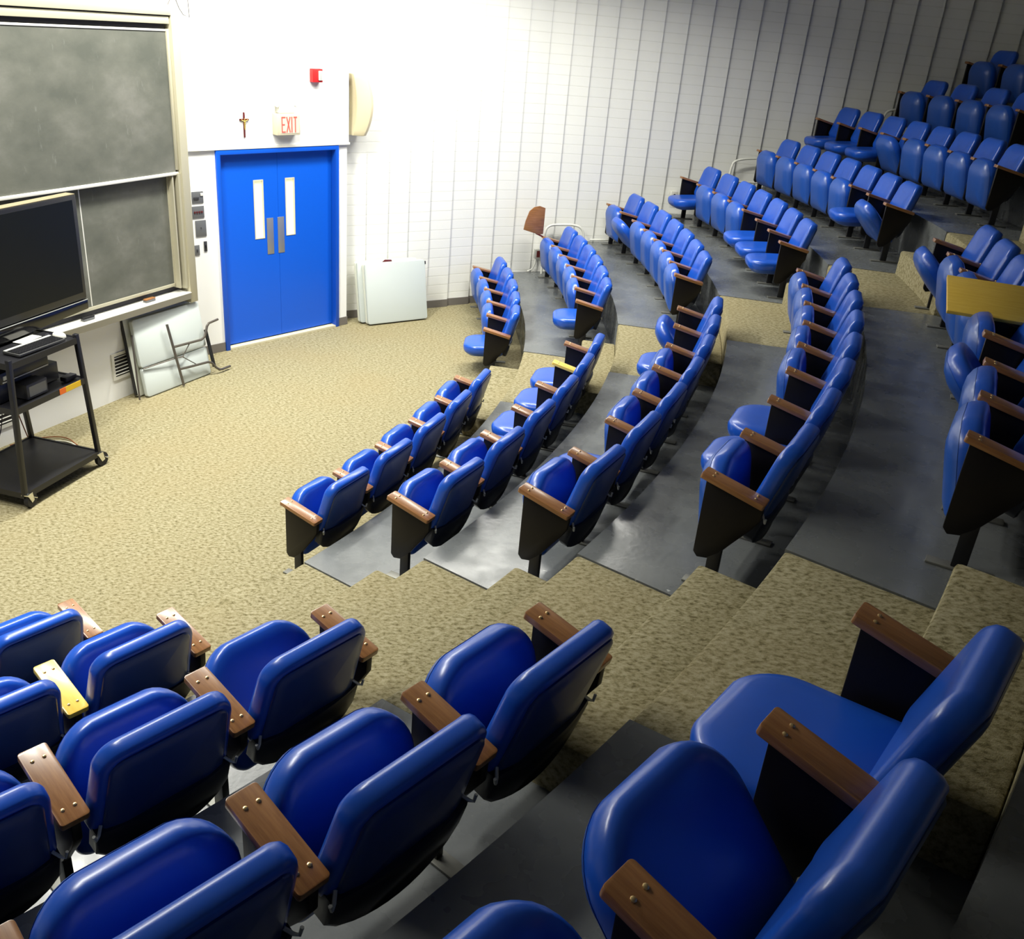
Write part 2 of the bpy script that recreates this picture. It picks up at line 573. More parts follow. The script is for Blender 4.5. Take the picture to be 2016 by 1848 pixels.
# ------------------------------------------------------------------ the auditorium seat
SW = 0.475
PIV = Vector((0, 0.065, 0.302))
def ringset(outline, steps, place):
    return [[place(u, v, h) for (u, v) in outline(ins)] for ins, h in steps]
def make_seat_meshes():
    objs = {}
    # cushion: y from -0.31 (front) to +0.16, origin at the pivot, top at z = +0.03
    def out(ins):
        w, h = SW - 2 * ins, 0.43 - 2 * ins
        rf = max(0.02, 0.135 - ins)
        rb = max(0.01, 0.05 - ins * 0.5)
        pts = rrect(w, h, (rb, rb, rf, rf), 8, 0, -0.045)
        res = []
        for x, y in pts:
            if y < -0.1:
                y -= 0.035 * (1 - (x / (SW / 2)) ** 2) * (1 - ins * 2)
            res.append((x, y))
        return res
    top = [(0.010, -0.045), (0.002, -0.030), (0.0, -0.010), (0.0, 0.012), (0.006, 0.026), (0.018, 0.036), (0.05, 0.043), (0.11, 0.046), (0.16, 0.046), (0.21, 0.046)]
    m = MB().loft(ringset(out, top, lambda u, v, h: (u, v, h)))
    objs['seat_cushion'] = m
    sh = [(0.15, -0.105), (0.10, -0.100), (0.05, -0.085), (0.02, -0.062), (0.008, -0.045)]
    objs['seat_shell'] = MB().loft(ringset(out, sh, lambda u, v, h: (u, v, h)))
    # backrest
    LEAN = rad(16)
    V0, V1 = 0.0, 0.455
    base = Vector((0, 0.262, 0.335))
    def bp(u, v, h):                      # u across, v up the back, h towards the front
        y = -(u / 0.245) ** 2 * 0.035
        hh = h
        return (u, base.y + v * sin(LEAN) - hh * cos(LEAN) + y * 1.0, base.z + v * cos(LEAN) + hh * sin(LEAN))
    def outb(ins):
        pts = rrect(SW - 2 * ins, 0.40 - 2 * ins, (max(0.02, 0.08 - ins), max(0.02, 0.08 - ins), max(0.02, 0.06 - ins), max(0.02, 0.06 - ins)), 8, 0, 0.20)
        res = []
        for x, v in pts:
            t = v / 0.40
            x *= 1.0 - 0.10 * t * t
            if t > 0.7:
                v += 0.018 * (1 - (x / 0.24) ** 2)
            if t < 0.3:
                v -= 0.03 * (1 - (x / 0.24) ** 2)
            res.append((x, v))
        return res
    st = [(0.022, -0.012), (0.008, -0.010), (0.001, 0.002), (0.0, 0.018), (0.0, 0.036), (0.006, 0.050), (0.020, 0.061), (0.05, 0.068), (0.10, 0.071), (0.15, 0.0715), (0.195, 0.0715)]
    objs['backrest'] = MB().loft(ringset(outb, st, bp))
    st2 = [(0.030, -0.008), (0.028, -0.016), (0.036, -0.022), (0.08, -0.025), (0.14, -0.026), (0.195, -0.026)]
    objs['back_panel'] = MB().loft(ringset(outb, st2, bp)[::-1])
    # lower pan, curves under the back
    def outp(ins):
        pts = []
        w = SW - 0.01 - 2 * ins
        for k in range(13):
            x = w / 2 - w * k / 12
            pts.append((x, 0.06 - ins))
        for k in range(13):
            x = -w / 2 + w * k / 12
            v = -0.045 - 0.085 * max(0.0, 1 - (2 * x / w) ** 2) ** 0.6 + ins
            pts.append((x, v))
        return pts
    st3 = [(0.01, -0.040), (0.0, -0.034), (0.0, -0.012), (0.0, 0.010)]
    objs['back_pan'] = MB().loft(ringset(outp, st3, bp))
    # clip brackets that carry the back
    objs['back_bracket'] = MB().tube([(-0.020, 0.270, 0.405), (-0.004, 0.285, 0.385), (0.008, 0.292, 0.378), (0.014, 0.294, 0.40)], 0.0055, 6)
    return objs
MESH = {}
def keep(name, m, mb, **k):
    o = mb.build(name, m, **k)
    MESH[name] = o.data
    COL.objects.unlink(o)
    bpy.data.objects.remove(o)
_o = make_seat_meshes()
keep('seat_cushion', 'blue', _o['seat_cushion'], smooth=True, ang=60)
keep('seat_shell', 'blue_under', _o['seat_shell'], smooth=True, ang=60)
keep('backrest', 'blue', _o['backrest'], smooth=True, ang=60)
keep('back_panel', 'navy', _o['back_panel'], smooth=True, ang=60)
keep('back_pan', 'pan', _o['back_pan'], smooth=True, ang=50)
keep('back_bracket', 'silver', _o['back_bracket'], smooth=True)
# standard (side panel + post), x = 0 at the standard's plane, y = 0 at the armrest front
PT = 0.030
side = [(0.018, 0.540), (0.018, 0.165), (0.040, 0.140), (0.088, 0.150), (0.135, 0.190), (0.185, 0.262), (0.250, 0.350), (0.286, 0.410), (0.290, 0.478)]
keep('side_panel', 'panel', MB().prism(side, -PT / 2, PT / 2, 'yz'), bevel=0.006)
keep('post', 'black', MB().box(-0.0145, 0.0145, 0.088, 0.148, 0.010, 0.22), bevel=0.004)
keep('foot_plate', 'plate', MB().box(-0.030, 0.030, -0.005, 0.255, 0.0, 0.011), bevel=0.003)
ARM_L, ARM_T = 0.305, rad(-13)
arm_poly = rrect(0.088, ARM_L, (0.010,) * 4, 3, 0, ARM_L / 2)
keep('armrest', 'wood', MB().prism(arm_poly, -0.026, 0.0, 'xy'), bevel=0.003)
keep('armrest_yellow', 'yellow', MB().prism(arm_poly, -0.026, 0.0, 'xy'), bevel=0.003)
_r = MB()
rg = []
for h, q in ((-0.001, 0.0066), (0.0020, 0.0062), (0.0040, 0.0036)):
    rg.append([(q * cos(2 * pi * k / 8), q * sin(2 * pi * k / 8), h) for k in range(8)])
_r.loft(rg)
keep('rivet', 'brass', _r, smooth=True)

def child(name, meshname, parent, loc=(0, 0, 0), rot=(0, 0, 0)):
    o = bpy.data.objects.new(name, MESH[meshname])
    o.parent = parent
    o.location = loc
    o.rotation_euler = rot
    COL.objects.link(o)
    return o
def standard(root, r, dphi, yellow=False, rivets=True):
    """a standard with its armrest, dphi radians round the row from the seat's own direction"""
    x = -sin(dphi) * r                 # local x points to lower angles
    y = r * cos(dphi) - r
    rot = (0, 0, dphi)
    L, Rz = (x, y, 0), rot
    child('side_panel', 'side_panel', root, L, Rz)
    child('post', 'post', root, L, Rz)
    child('foot_plate', 'foot_plate', root, L, Rz)
    a = child('armrest', 'armrest_yellow' if yellow else 'armrest', root, (x, y, 0.570), (ARM_T, 0, dphi))
    if yellow:
        a['label'] = 'yellow armrest'
    if rivets:
        for yy in (0.05, ARM_L - 0.05):
            for xx in (-0.018, 0.018):
                child('rivet', 'rivet', a, (xx, yy, 0))
    return a
STATE = {'u': ('folded up', -80), 'd': ('folded down', 3), 'h': ('half raised', -48), 'v': ('nearly folded up', -60)}
def seat(i, ang, step, state, label, group, end_arm=False, yellow=False, yellow_end=False, rivets=True):
    r = R0 + i * DR
    p = P(r, ang, Z(i))
    root = thing('auditorium_seat', label, 'seat', p, rad(ang - 90), group)
    h = rad(step / 2)
    jit = random.uniform(-2.5, 2.5) if state == 'u' else 0
    rx = rad(STATE[state][1] + jit)
    c = child('seat_cushion', 'seat_cushion', root, PIV, (rx, 0, 0))
    child('seat_shell', 'seat_shell', root, PIV, (rx, 0, 0))
    b = child('backrest', 'backrest', root)
    child('back_panel', 'back_panel', root)
    child('back_pan', 'back_pan', root)
    for sx in (-1, 1):
        child('back_bracket', 'back_bracket', root, (sx * (SW / 2 - 0.005), 0, 0), (0, 0, 0) if sx > 0 else (0, 0, 0)).scale = (sx, 1, 1)
    standard(root, r, -h, yellow, rivets)
    if end_arm:
        standard(root, r, h, yellow_end, rivets)
    return root
# rows: (block, row index, low angle, high angle, states from low angle upwards, yellow arm indices)
ROWS = [
    ('M', 0, -26.93, -10.50, 'uuuuu', ()),
    ('M', 1, -27.60, -9.24, 'uudddd', (5,)),
    ('M', 2, -28.45, -8.74, 'uduuudh', ()),
    ('M', 3, -28.94, -8.26, 'udduuuuu', ()),
    ('M', 4, -28.59, -9.58, 'uuhuuuuh', ()),
    ('R', 0, -1.26, 14.90, 'duuuu', ()),
    ('R', 1, -1.27, 15.50, 'duuuuu', ()),
    ('R', 2, -2.49, 16.60, 'uuuuuhu', ()),
    ('R', 3, -2.74, 15.70, 'ddduuud', ()),
    ('R', 4, -2.10, 14.70, 'hduuuuu', ()),
    ('R', 5, -1.90, 15.90, 'uuuuvddd', ()),
    ('R', 6, 5.00, 14.60, 'uuuu', ()),
    ('R', 7, 10.0, 14.80, 'uu', ()),
    ('L', 0, None, -36.21, 'uu', ()),
    ('L', 1, None, -36.13, 'uuu', (2,)),
    ('L', 2, None, -35.62, 'uuuv', ()),
    ('L', 3, None, -35.30, 'uuuu', ()),
    ('L', 4, None, -35.09, 'hhd', ()),
]
BLK = {'M': ('near stairs', 'middle block'), 'R': ('far stairs', 'wall block'), 'L': ('stairs', 'left block')}
for blk, i, a0, a1, st, yel in ROWS:
    n = len(st)
    r = R0 + i * DR
    if a0 is None:
        step = math.degrees(0.558 / r)
        a0 = a1 - n * step
        step = (a1 - a0) / n
    else:
        step = (a1 - a0) / n
    for k in range(n):
        ang = a0 + (k + 0.5) * step
        # which number from the aisle
        if blk == 'L':
            num = n - k
        elif blk == 'R' and i == 6:
            num = k + 4
        elif blk == 'R' and i == 7:
            num = k + 5
        else:
            num = k + 1
        aisle, bname = BLK[blk]
        state = STATE[st[k]][0]
        yl = k in yel and blk != 'L'
        yl_l = blk == 'L' and k in yel
        extra = ''
        if blk == 'R' and i >= 6:
            lab = 'blue seat %s, %s from the pleated wall, %s row, wall block' % (state, ORD[n - k], ORD[i + 1])
        else:
            lab = 'blue seat %s, %s from %s, %s row, %s' % (state, ORD[num], aisle, ORD[i + 1], bname)
            if yl or yl_l:
                lab = 'blue seat %s with yellow armrest, %s from %s, %s row, %s' % (state, ORD[num], aisle, ORD[i + 1], bname)
        s_ = seat(i, ang, step, st[k], lab, 'blue folding seats of the %s' % bname, end_arm=(k == n - 1), yellow=(yl or yl_l), rivets=(blk != 'R'))
        if blk == 'R' and i == 1 and k == n - 1:
            t_root, t_h = s_, rad(step / 2)
        if blk == 'M' and i == 4 and k == 4:
            y_root, y_h = s_, rad(step / 2)
# raised writing tablet on the wall-end seat of the second row
_x = -sin(t_h) * (R0 + DR)
mb = MB().prism([(0.0, 0.0), (-0.06, -0.01), (-0.29, 0.055), (-0.27, 0.17), (-0.225, 0.30), (-0.16, 0.355), (-0.08, 0.37), (0.0, 0.345)], -0.009, 0.009, 'yz')
t1 = mb.build('writing_tablet', 'wood', t_root, bevel=0.003, loc=(_x, 0.0, 0.600), rot=(0, 0, rad(8)))
label_part(t1, 'brown writing tablet raised upright')
MB().bar((0, 0.02, -0.02), (0, -0.10, 0.03), 0.035, 0.02).build('tablet_hinge', 'darkwood', t_root, bevel=0.003, loc=(_x, 0.0, 0.575))
# yellow writing tablet in the fifth row, tilted towards the near stairs
mb = MB().prism([(0.0, 0.0), (0.33, 0.02), (0.33, 0.46), (0.0, 0.47)], -0.012, 0.012, 'xy')
t2 = mb.build('writing_tablet', 'yellow', y_root, bevel=0.003, loc=(0.10, -0.20, 0.680), rot=(0, rad(26), 0))
label_part(t2, 'large yellow writing tablet tilted to the side')
MB().bar((0.27, 0.12, 0.53), (0.27, 0.12, 0.60), 0.03, 0.03).build('tablet_hinge', 'darkwood', y_root)

# ------------------------------------------------------------------ blue double door
door = thing('door_1', 'blue double door with narrow lit windows and steel push plates', 'door', DP, DA)
door['kind'] = 'structure'
fr = MB()
fr.prism([(0.0, 0.0), (0.05, 0.0), (0.05, 2.09), (1.55, 2.09), (1.55, 0.0), (1.60, 0.0), (1.60, 2.14), (0.0, 2.14)], -0.025, 0.13, 'xz')
fr.build('door_frame', 'doorframe', door, bevel=0.004)
for (a, b, wa, wb, pa, pb, nm) in ((0.053, 0.7985, 0.49, 0.605, 0.640, 0.728, 'left'), (0.8015, 1.547, 0.905, 1.02, 0.785, 0.872, 'right')):
    y0, y1 = 0.055, 0.10
    lf = MB()
    lf.box(a, wa, y0, y1, 0.035, 2.085).box(wb, b, y0, y1, 0.035, 2.085)
    lf.box(wa, wb, y0, y1, 0.035, 1.18).box(wa, wb, y0, y1, 1.80, 2.085)
    leaf = lf.build('door_leaf', 'doorblue', door)
    w_ = MB().prism([(wa, 1.18), (wb, 1.18), (wb, 1.80), (wa, 1.80)], y0 + 0.015, y0 + 0.025, 'xz')
    w_.build('vision_panel', 'glass_lit', leaf)
    g = MB()
    for (x0, x1, z0, z1) in ((wa - 0.006, wa + 0.004, 1.174, 1.806), (wb - 0.004, wb + 0.006, 1.174, 1.806), (wa, wb, 1.174, 1.184), (wa, wb, 1.796, 1.806)):
        g.box(x0, x1, y0 - 0.004, y0 + 0.01, z0, z1)
    g.build('window_bead', 'ystick' if False else 'cream', leaf)
    MB().box(pa, pb, y0 - 0.004, y0, 0.99, 1.39).build('push_plate', 'steel', leaf, bevel=0.0015)
MB().box(0.05, 1.55, -0.02, 0.12, 0.001, 0.022).build('threshold', 'cream', door)
lob = MB().box(0.0, 1.6, 0.30, 0.34, 0.0, 2.15)
struct(lob, 'wall_lobby', 'wall', loc=DP, rot=DROT)
struct(MB().box(0.0, 1.6, 0.131, 0.30, 2.09, 2.15), 'wall_lintel', 'wall', loc=DP, rot=DROT)

# ------------------------------------------------------------------ things on the door wall
t = thing('crucifix', 'small dark crucifix with a gold figure left of the exit sign', 'crucifix', D(0.35, -0.03, 2.255), DA)
MB().box(-0.009, 0.009, 0.0, 0.012, 0.0, 0.245).build('upright_bar', 'darkwood', t, bevel=0.002)
MB().box(-0.055, 0.055, -0.001, 0.011, 0.165, 0.184).build('cross_bar', 'darkwood', t, bevel=0.002)
fg = MB()
fg.loft([[(0.010 * w * cos(a), -0.008 + 0.006 * w * sin(a), z) for a in [2 * pi * k / 10 for k in range(10)]] for w, z in ((0.3, 0.075), (0.6, 0.09), (0.8, 0.11), (0.7, 0.125), (0.95, 0.145), (1.2, 0.16), (0.5, 0.166), (0.55, 0.172), (0.6, 0.18), (0.3, 0.188))])
fg.tube([(0, -0.008, 0.158), (0.02, -0.007, 0.165), (0.040, -0.004, 0.175)], 0.0035, 6)
fg.tube([(0, -0.008, 0.158), (-0.02, -0.007, 0.165), (-0.040, -0.004, 0.175)], 0.0035, 6)
fg.build('figure', 'gold', t, smooth=True)

t = thing('exit_sign', 'cream exit sign with emergency lamp unit above the blue door', 'sign', D(0.70, -0.018, 2.275), DA)
MB().box(0.0, 0.30, -0.085, 0.0, 0.0, 0.215).build('sign_box', 'cream', t, bevel=0.006)
MB().box(0.045, 0.285, -0.0875, -0.084, 0.02, 0.195).build('sign_face', 'exitface', t)
def letters(parent):
    y0, y1 = -0.0905, -0.087
    z0, h, w, s_ = 0.030, 0.155, 0.044, 0.013
    def one(x, segs):
        m = MB()
        for (ax, az, bx, bz) in segs:
            m.bar((x + ax * w, (y0 + y1) / 2, z0 + az * h), (x + bx * w, (y0 + y1) / 2, z0 + bz * h), s_, 0.003, up=(0, 1, 0))
        m.build('exit_letter', 'exitred', parent)
    one(0.062, [(0, 0, 0, 1), (0, 0.97, 1, 0.97), (0, 0.5, 0.8, 0.5), (0, 0.03, 1, 0.03)])
    one(0.122, [(0, 0, 1, 1), (0, 1, 1, 0)])
    one(0.188, [(0, 0, 0, 1)])
    one(0.212, [(0.5, 0, 0.5, 1), (0, 0.97, 1, 0.97)])
letters(t)
MB().box(0.05, 0.245, -0.07, 0.0, 0.218, 0.335).build('lamp_unit', 'white', t, bevel=0.006)
for x in (0.022, 0.275):
    hd = MB()
    hd.loft([[(x + r_ * cos(a), -0.030 - yy, 0.30 + r_ * sin(a)) for a in [2 * pi * k / 14 for k in range(14)]] for r_, yy in ((0.010, 0.0), (0.022, 0.010), (0.026, 0.035), (0.022, 0.040))])
    hd.build('lamp_head', 'white', t, smooth=True)
    MB().bar((x, -0.02, 0.30), (0.06 if x < 0.1 else 0.24, -0.02, 0.30), 0.012, 0.012).build('lamp_arm', 'white', t)
t = thing('fire_alarm', 'red wall fire alarm with a pale strobe window', 'alarm', D(1.20, -0.018, 2.80), DA)
MB().box(0.0, 0.135, -0.055, 0.0, 0.0, 0.135).build('alarm_body', 'red', t, bevel=0.006)
MB().box(0.075, 0.125, -0.068, -0.054, 0.02, 0.115).build('strobe', 'white', t, bevel=0.005)
MB().box(0.090, 0.110, -0.0695, -0.067, 0.03, 0.10).build('strobe_lens', 'silver', t)
# wall plates left of the door
def plate(u0, u1, z0, z1, label, m='steel', extras=()):
    t = thing('wall_plate', label, 'wall plate', D((u0 + u1) / 2, 0, z0), DA, 'grey wall plates left of the blue door')
    w = (u1 - u0) / 2
    MB().box(-w, w, -0.008, 0.0, 0.0, z1 - z0).build('plate', m, t, bevel=0.0015)
    for (x, z, a, b, mm, nm) in extras:
        MB().box(x - a, x + a, -0.016, -0.007, z - b, z + b).build(nm, mm, t, bevel=0.001)
M['greyplate'] = mat('grey_plate', (0.16, 0.165, 0.17), 0.45, 0.3)
M['darkplate'] = mat('dark_plate', (0.045, 0.045, 0.05), 0.45, 0.2)
plate(-0.295, -0.165, 1.63, 1.745, 'topmost wall plate beside the chalkboard, grey with a pale dial', 'greyplate', [(0.045, 0.085, 0.014, 0.014, 'white', 'dial'), (-0.02, 0.05, 0.03, 0.012, 'darkplate', 'switch')])
plate(-0.305, -0.165, 1.48, 1.60, 'wall plate with a row of small knobs, second from the top', 'greyplate', [(-0.04 + 0.027 * k, 0.06, 0.008, 0.010, 'darkwood', 'knob') for k in range(4)])
plate(-0.275, -0.152, 1.29, 1.455, 'largest square grey wall plate beside the chalkboard', 'greyplate', [(0.0, 0.09, 0.004, 0.004, 'darkplate', 'keyhole')])
plate(-0.305, -0.245, 1.10, 1.205, 'small grey switch plate, lower left of the wall plates', 'greyplate', [(0.0, 0.05, 0.006, 0.013, 'darkplate', 'switch')])
plate(-0.190, -0.155, 1.13, 1.235, 'narrow black switch plate nearest the blue door', 'darkplate', [(0.0, 0.052, 0.006, 0.015, 'black', 'switch')])

# ------------------------------------------------------------------ chalkboard unit
t = thing('chalkboard', 'large two-panel sliding chalkboard in a beige metal frame', 'chalkboard', BP, BA)
fr = MB()
fr.box(1.70, 1.80, -0.15, -0.002, 0.77, 3.43)
fr.box(-6.0, 1.70, -0.15, -0.002, 3.36, 3.43)
fr.box(-6.0, 1.69, -0.135, -0.002, 3.29, 3.35)
fr.build('frame', 'trim', t, bevel=0.003)
MB().box(-6.0, 1.695, -0.12, -0.01, 3.35, 3.36).build('frame_groove', 'trimdark', t)
MB().box(-6.0, 1.67, -0.09, -0.02, 3.25, 3.29).build('top_slot', 'black_gap', t)
u = MB().box(-6.0, 1.665, -0.105, -0.085, 2.03, 3.23).build('upper_board', 'slate', t)
MB().box(-6.0, 1.665, -0.112, -0.084, 3.23, 3.247).build('board_rail', 'tray', u, bevel=0.002)
MB().box(-6.0, 1.69, -0.118, -0.080, 2.005, 2.032).build('board_rail', 'tray', u, bevel=0.002)
MB().box(1.666, 1.698, -0.120, -0.02, 2.05, 3.25).build('side_rail', 'trim', t, bevel=0.002)
l = MB().box(-6.0, 1.59, -0.050, -0.030, 0.975, 2.06).build('lower_board', 'slate', t)
MB().box(-6.0, 1.61, -0.058, -0.028, 0.945, 0.975).build('board_rail', 'trim', l, bevel=0.002)
MB().box(0.545, 0.556, -0.0515, -0.0495, 0.98, 2.05).build('panel_seam', 'tray', l)
MB().box(1.59, 1.605, -0.058, -0.028, 0.945, 2.05).build('board_rail', 'trim', l)
MB().box(1.625, 1.648, -0.075, -0.02, 0.93, 2.02).build('slide_channel', 'trimdark', t)
MB().box(1.606, 1.622, -0.11, -0.02, 0.93, 2.02).build('slide_channel', 'trim', t)
MB().box(1.665, 1.70, -0.13, -0.02, 0.92, 2.02).build('slide_channel', 'trim', t)
MB().box(-6.0, 1.70, -0.028, -0.003, 0.90, 2.06).build('back_board', 'black_gap', t)
tr = MB().prism([(-0.165, 0.880), (-0.005, 0.892), (-0.005, 0.875), (-0.158, 0.860)], -6.0, 1.70, 'yz').build('chalk_tray', 'tray', t, bevel=0.002)
MB().prism([(-0.168, 0.876), (-0.158, 0.815), (-0.11, 0.80), (-0.01, 0.80), (-0.01, 0.858), (-0.150, 0.858)], -6.0, 1.69, 'yz').build('tray_underside', 'trayunder', tr)
for (s0, lab, m) in ((0.45, 'dark chalkboard eraser on the tray beside the television', 'black'), (1.20, 'brown-backed eraser on the tray near the board end', 'wood')):
    e = thing('chalkboard_eraser', lab, 'eraser', B(s0, -0.09, 0.8875), BA, 'erasers on the chalk tray')
    MB().box(-0.06, 0.06, -0.022, 0.022, 0.0, 0.016).build('felt_pad', 'greyplate', e, bevel=0.003)
    MB().box(-0.062, 0.062, -0.020, 0.020, 0.0165, 0.030).build('eraser_back', m, e, bevel=0.003)
w = MB()
w.tube([B(1.70, -0.12, 3.44), B(1.72, -0.13, 3.48), B(1.77, -0.12, 3.50), B(1.83, -0.10, 3.49), B(1.88, -0.09, 3.42)], 0.004, 6)
w.tube([B(1.88, -0.09, 3.42), B(1.95, -0.07, 3.37), B(2.04, -0.06, 3.35), B(2.04, -0.05, 3.65)], 0.004, 6)
tag(w.build('hanging_wire', 'legmetal', smooth=True), 'thin pale wire hanging at the top corner of the chalkboard', 'wire')
# vents
def vent(s0, s1, z0, z1, lab):
    t = thing('wall_vent', lab, 'vent', B(s0, 0, z0), BA, 'white wall vents under the chalkboard')
    w, h = s1 - s0, z1 - z0
    f = MB().box(0, w, -0.010, 0, 0, 0.03).box(0, w, -0.010, 0, h - 0.03, h).box(0, 0.03, -0.010, 0, 0.03, h - 0.03).box(w - 0.03, w, -0.010, 0, 0.03, h - 0.03)
    f.build('vent_frame', 'white', t)
    MB().box(0.03, w - 0.03, -0.003, -0.001, 0.03, h - 0.03).build('vent_opening', 'black_gap', t)
    n = 6
    for k in range(n):
        z = 0.03 + (h - 0.06) * (k + 0.5) / n
        MB().bar((0.03, -0.006, z), (w - 0.03, -0.006, z), 0.012, 0.009, up=(0, 0.5, 0.86)).build('slat', 'white', t)
vent(0.74, 1.25, 0.20, 0.46, 'white slatted wall vent behind the leaning folding tables')
vent(-0.95, -0.34, 0.16, 0.44, 'white slatted wall vent behind the television cart')

# ------------------------------------------------------------------ television cart
CA = rad(76.5)
CO = Vector((-3.57, 5.89, 0))
def K(x, y, z=0.0):
    return CO + Vector((cos(CA), sin(CA), 0)) * x + Vector((-sin(CA), cos(CA), 0)) * y + Vector((0, 0, z))
t = thing('tv_cart', 'tall black metal television cart with three shelves on casters', 'cart', CO, CA)
W_, D_ = 0.815, 0.64
for (x, y) in ((0, 0), (W_, 0), (W_, D_), (0, D_)):
    MB().bar((x, y, 0.125), (x + (0.05 if x == 0 else -0.085), y, 1.155), 0.034, 0.034).build('leg', 'black', t, bevel=0.003)
for nm, z, h in (('bottom_shelf', 0.135, 0.05), ('middle_shelf', 0.79, 0.05), ('top_shelf', 1.125, 0.05)):
    m = MB()
    xa, xb = 0.05 * (z - 0.125) / 1.03, W_ - 0.085 * (z - 0.125) / 1.03
    m.box(xa, xb, 0.0, D_, z - 0.004, z)
    m.box(xa, xb, -0.016, 0.0, z - h + 0.01, z + 0.006).box(xa, xb, D_, D_ + 0.016, z - h + 0.01, z + 0.006)
    m.box(xa - 0.016, xa, 0, D_, z - h + 0.01, z + 0.006).box(xb, xb + 0.016, 0, D_, z - h + 0.01, z + 0.006)
    m.build(nm, 'black', t)
for (x, y, a) in ((0.02, 0.0, -80), (W_ - 0.005, 0.0, -95), (W_ - 0.03, D_, -60), (0.03, D_, 200)):
    c = bpy.data.objects.new('caster', None)
    c.parent = t
    c.location = (x, y, 0)
    c.rotation_euler = (0, 0, rad(a))
    COL.objects.link(c)
    MB().cyl((-0.016, 0.03, 0.060), (0.016, 0.03, 0.060), 0.0595, 22).build('wheel', 'rubber', c, smooth=True, ang=30)
    f = MB().prism([(-0.03, 0.125), (0.03, 0.125), (0.045, 0.055), (0.012, 0.045)], 0.018, 0.025, 'yz').prism([(-0.03, 0.125), (0.03, 0.125), (0.045, 0.055), (0.012, 0.045)], -0.025, -0.018, 'yz').box(-0.026, 0.026, -0.032, 0.032, 0.115, 0.125)
    f.build('fork', 'chrome', c, bevel=0.001)
    MB().bar((-0.02, 0.045, 0.085), (0.03, 0.075, 0.06), 0.02, 0.006).build('brake_lever', 'chrome', c)
# stickers on the middle shelf lip (part of the cart)
MB().box(0.47, 0.535, -0.0185, -0.0162, 0.752, 0.796).build('orange_sticker', 'orange', t)
MB().box(0.535, 0.70, -0.0185, -0.0162, 0.752, 0.796).build('yellow_sticker', 'ystick', t)
# television
t = thing('television', 'large black flat television on the cart in front of the chalkboard', 'television', K(0.46, 0.335, 1.1315), CA)
MB().prism([(-0.795, 0.13), (0.795, 0.13), (0.805, 0.95), (-0.805, 0.95)], -0.045, 0.045, 'xz').build('casing', 'black', t, bevel=0.012)
MB().box(-0.755, 0.755, -0.0475, -0.044, 0.19, 0.915).build('screen', 'screen', t)
MB().prism([(-0.795, 0.045), (0.0, 0.02), (0.795, 0.045), (0.795, 0.128), (-0.795, 0.128)], -0.05, 0.04, 'xz').build('speaker_bar', 'gloss', t, bevel=0.008)
MB().box(-0.79, 0.79, -0.0515, -0.049, 0.122, 0.127).build('silver_line', 'silver', t)
MB().box(-0.80, 0.80, -0.040, 0.040, 0.950, 0.954).build('top_edge', 'dusty', t)
MB().box(-0.30, 0.20, -0.02, 0.20, 0.0, 0.018).build('stand_base', 'gloss', t, bevel=0.005)
MB().box(-0.12, 0.12, -0.02, 0.03, 0.018, 0.06).build('stand_neck', 'gloss', t)
# keyboard
t = thing('keyboard', 'black computer keyboard with silver top strip on cart', 'keyboard', K(0.18, 0.02, 1.1315), CA + rad(-3))
MB().box(0, 0.44, 0, 0.155, 0.0, 0.020).build('keyboard_body', 'keyb', t, bevel=0.004)
kk = MB()
for r_ in range(5):
    for c_ in range(16):
        kk.box(0.012 + c_ * 0.0262, 0.012 + c_ * 0.0262 + 0.021, 0.012 + r_ * 0.0215, 0.012 + r_ * 0.0215 + 0.017, 0.0202, 0.0262)
kk.build('keys', 'black', t)['kind'] = 'stuff'
MB().box(0.005, 0.435, 0.126, 0.150, 0.0205, 0.0235).build('button_strip', 'silver', t)
t = thing('computer_mouse', 'white computer mouse beside the keyboard on cart', 'mouse', K(0.675, 0.10, 1.1315), CA)
MB().loft([[(0.032 * w * cos(a), 0.055 * w * sin(a), z) for a in [2 * pi * k / 18 for k in range(18)]] for w, z in ((1, 0.0), (1.02, 0.012), (0.92, 0.024), (0.7, 0.032), (0.35, 0.036))]).build('mouse_body', 'white', t, smooth=True)
MB().tube([(0, 0.05, 0.01), (0.01, 0.075, 0.012), (0.005, 0.10, 0.006), (-0.02, 0.11, 0.005)], 0.0025, 6).build('mouse_cord', 'cable', t, smooth=True)
t = MB().box(0.0, 0.20, 0.0, 0.09, 0.0, 0.003).build('paper_sheet', 'white', loc=K(0.42, 0.20, 1.1315), rot=(0, 0, CA + rad(3)))
tag(t, 'white paper sheet behind the keyboard on cart top', 'paper')
# boxes on the middle shelf
t = thing('video_player', 'black video player stacked on a computer, cart middle shelf', 'video player', K(0.08, 0.12, 0.937), CA)
MB().box(0, 0.47, 0, 0.32, 0.0, 0.085).build('player_body', 'black', t, bevel=0.004)
MB().box(0.01, 0.46, -0.003, 0.0, 0.010, 0.018).build('trim_line', 'silver', t)
MB().box(0.02, 0.05, -0.006, 0.0, 0.03, 0.06).build('button', 'silver', t)
t = thing('desktop_computer', 'black desktop computer lying on the cart middle shelf', 'computer', K(0.06, 0.14, 0.7965), CA)
MB().box(0, 0.60, 0, 0.36, 0.0, 0.139).build('computer_case', 'black', t, bevel=0.005)
t = thing('plastic_box', 'small dark grey plastic box at front of middle shelf', 'box', K(0.20, 0.025, 0.7965), CA)
MB().box(0, 0.21, 0, 0.105, 0.0, 0.115).build('box_body', 'darkplate', t, bevel=0.01)
MB().box(0.02, 0.19, -0.003, 0.0, 0.02, 0.095).build('front_grille', 'greyplate', t)
t = thing('power_adapter', 'black power brick with cord at right of middle shelf', 'adapter', K(0.61, 0.03, 0.7965), CA + rad(2))
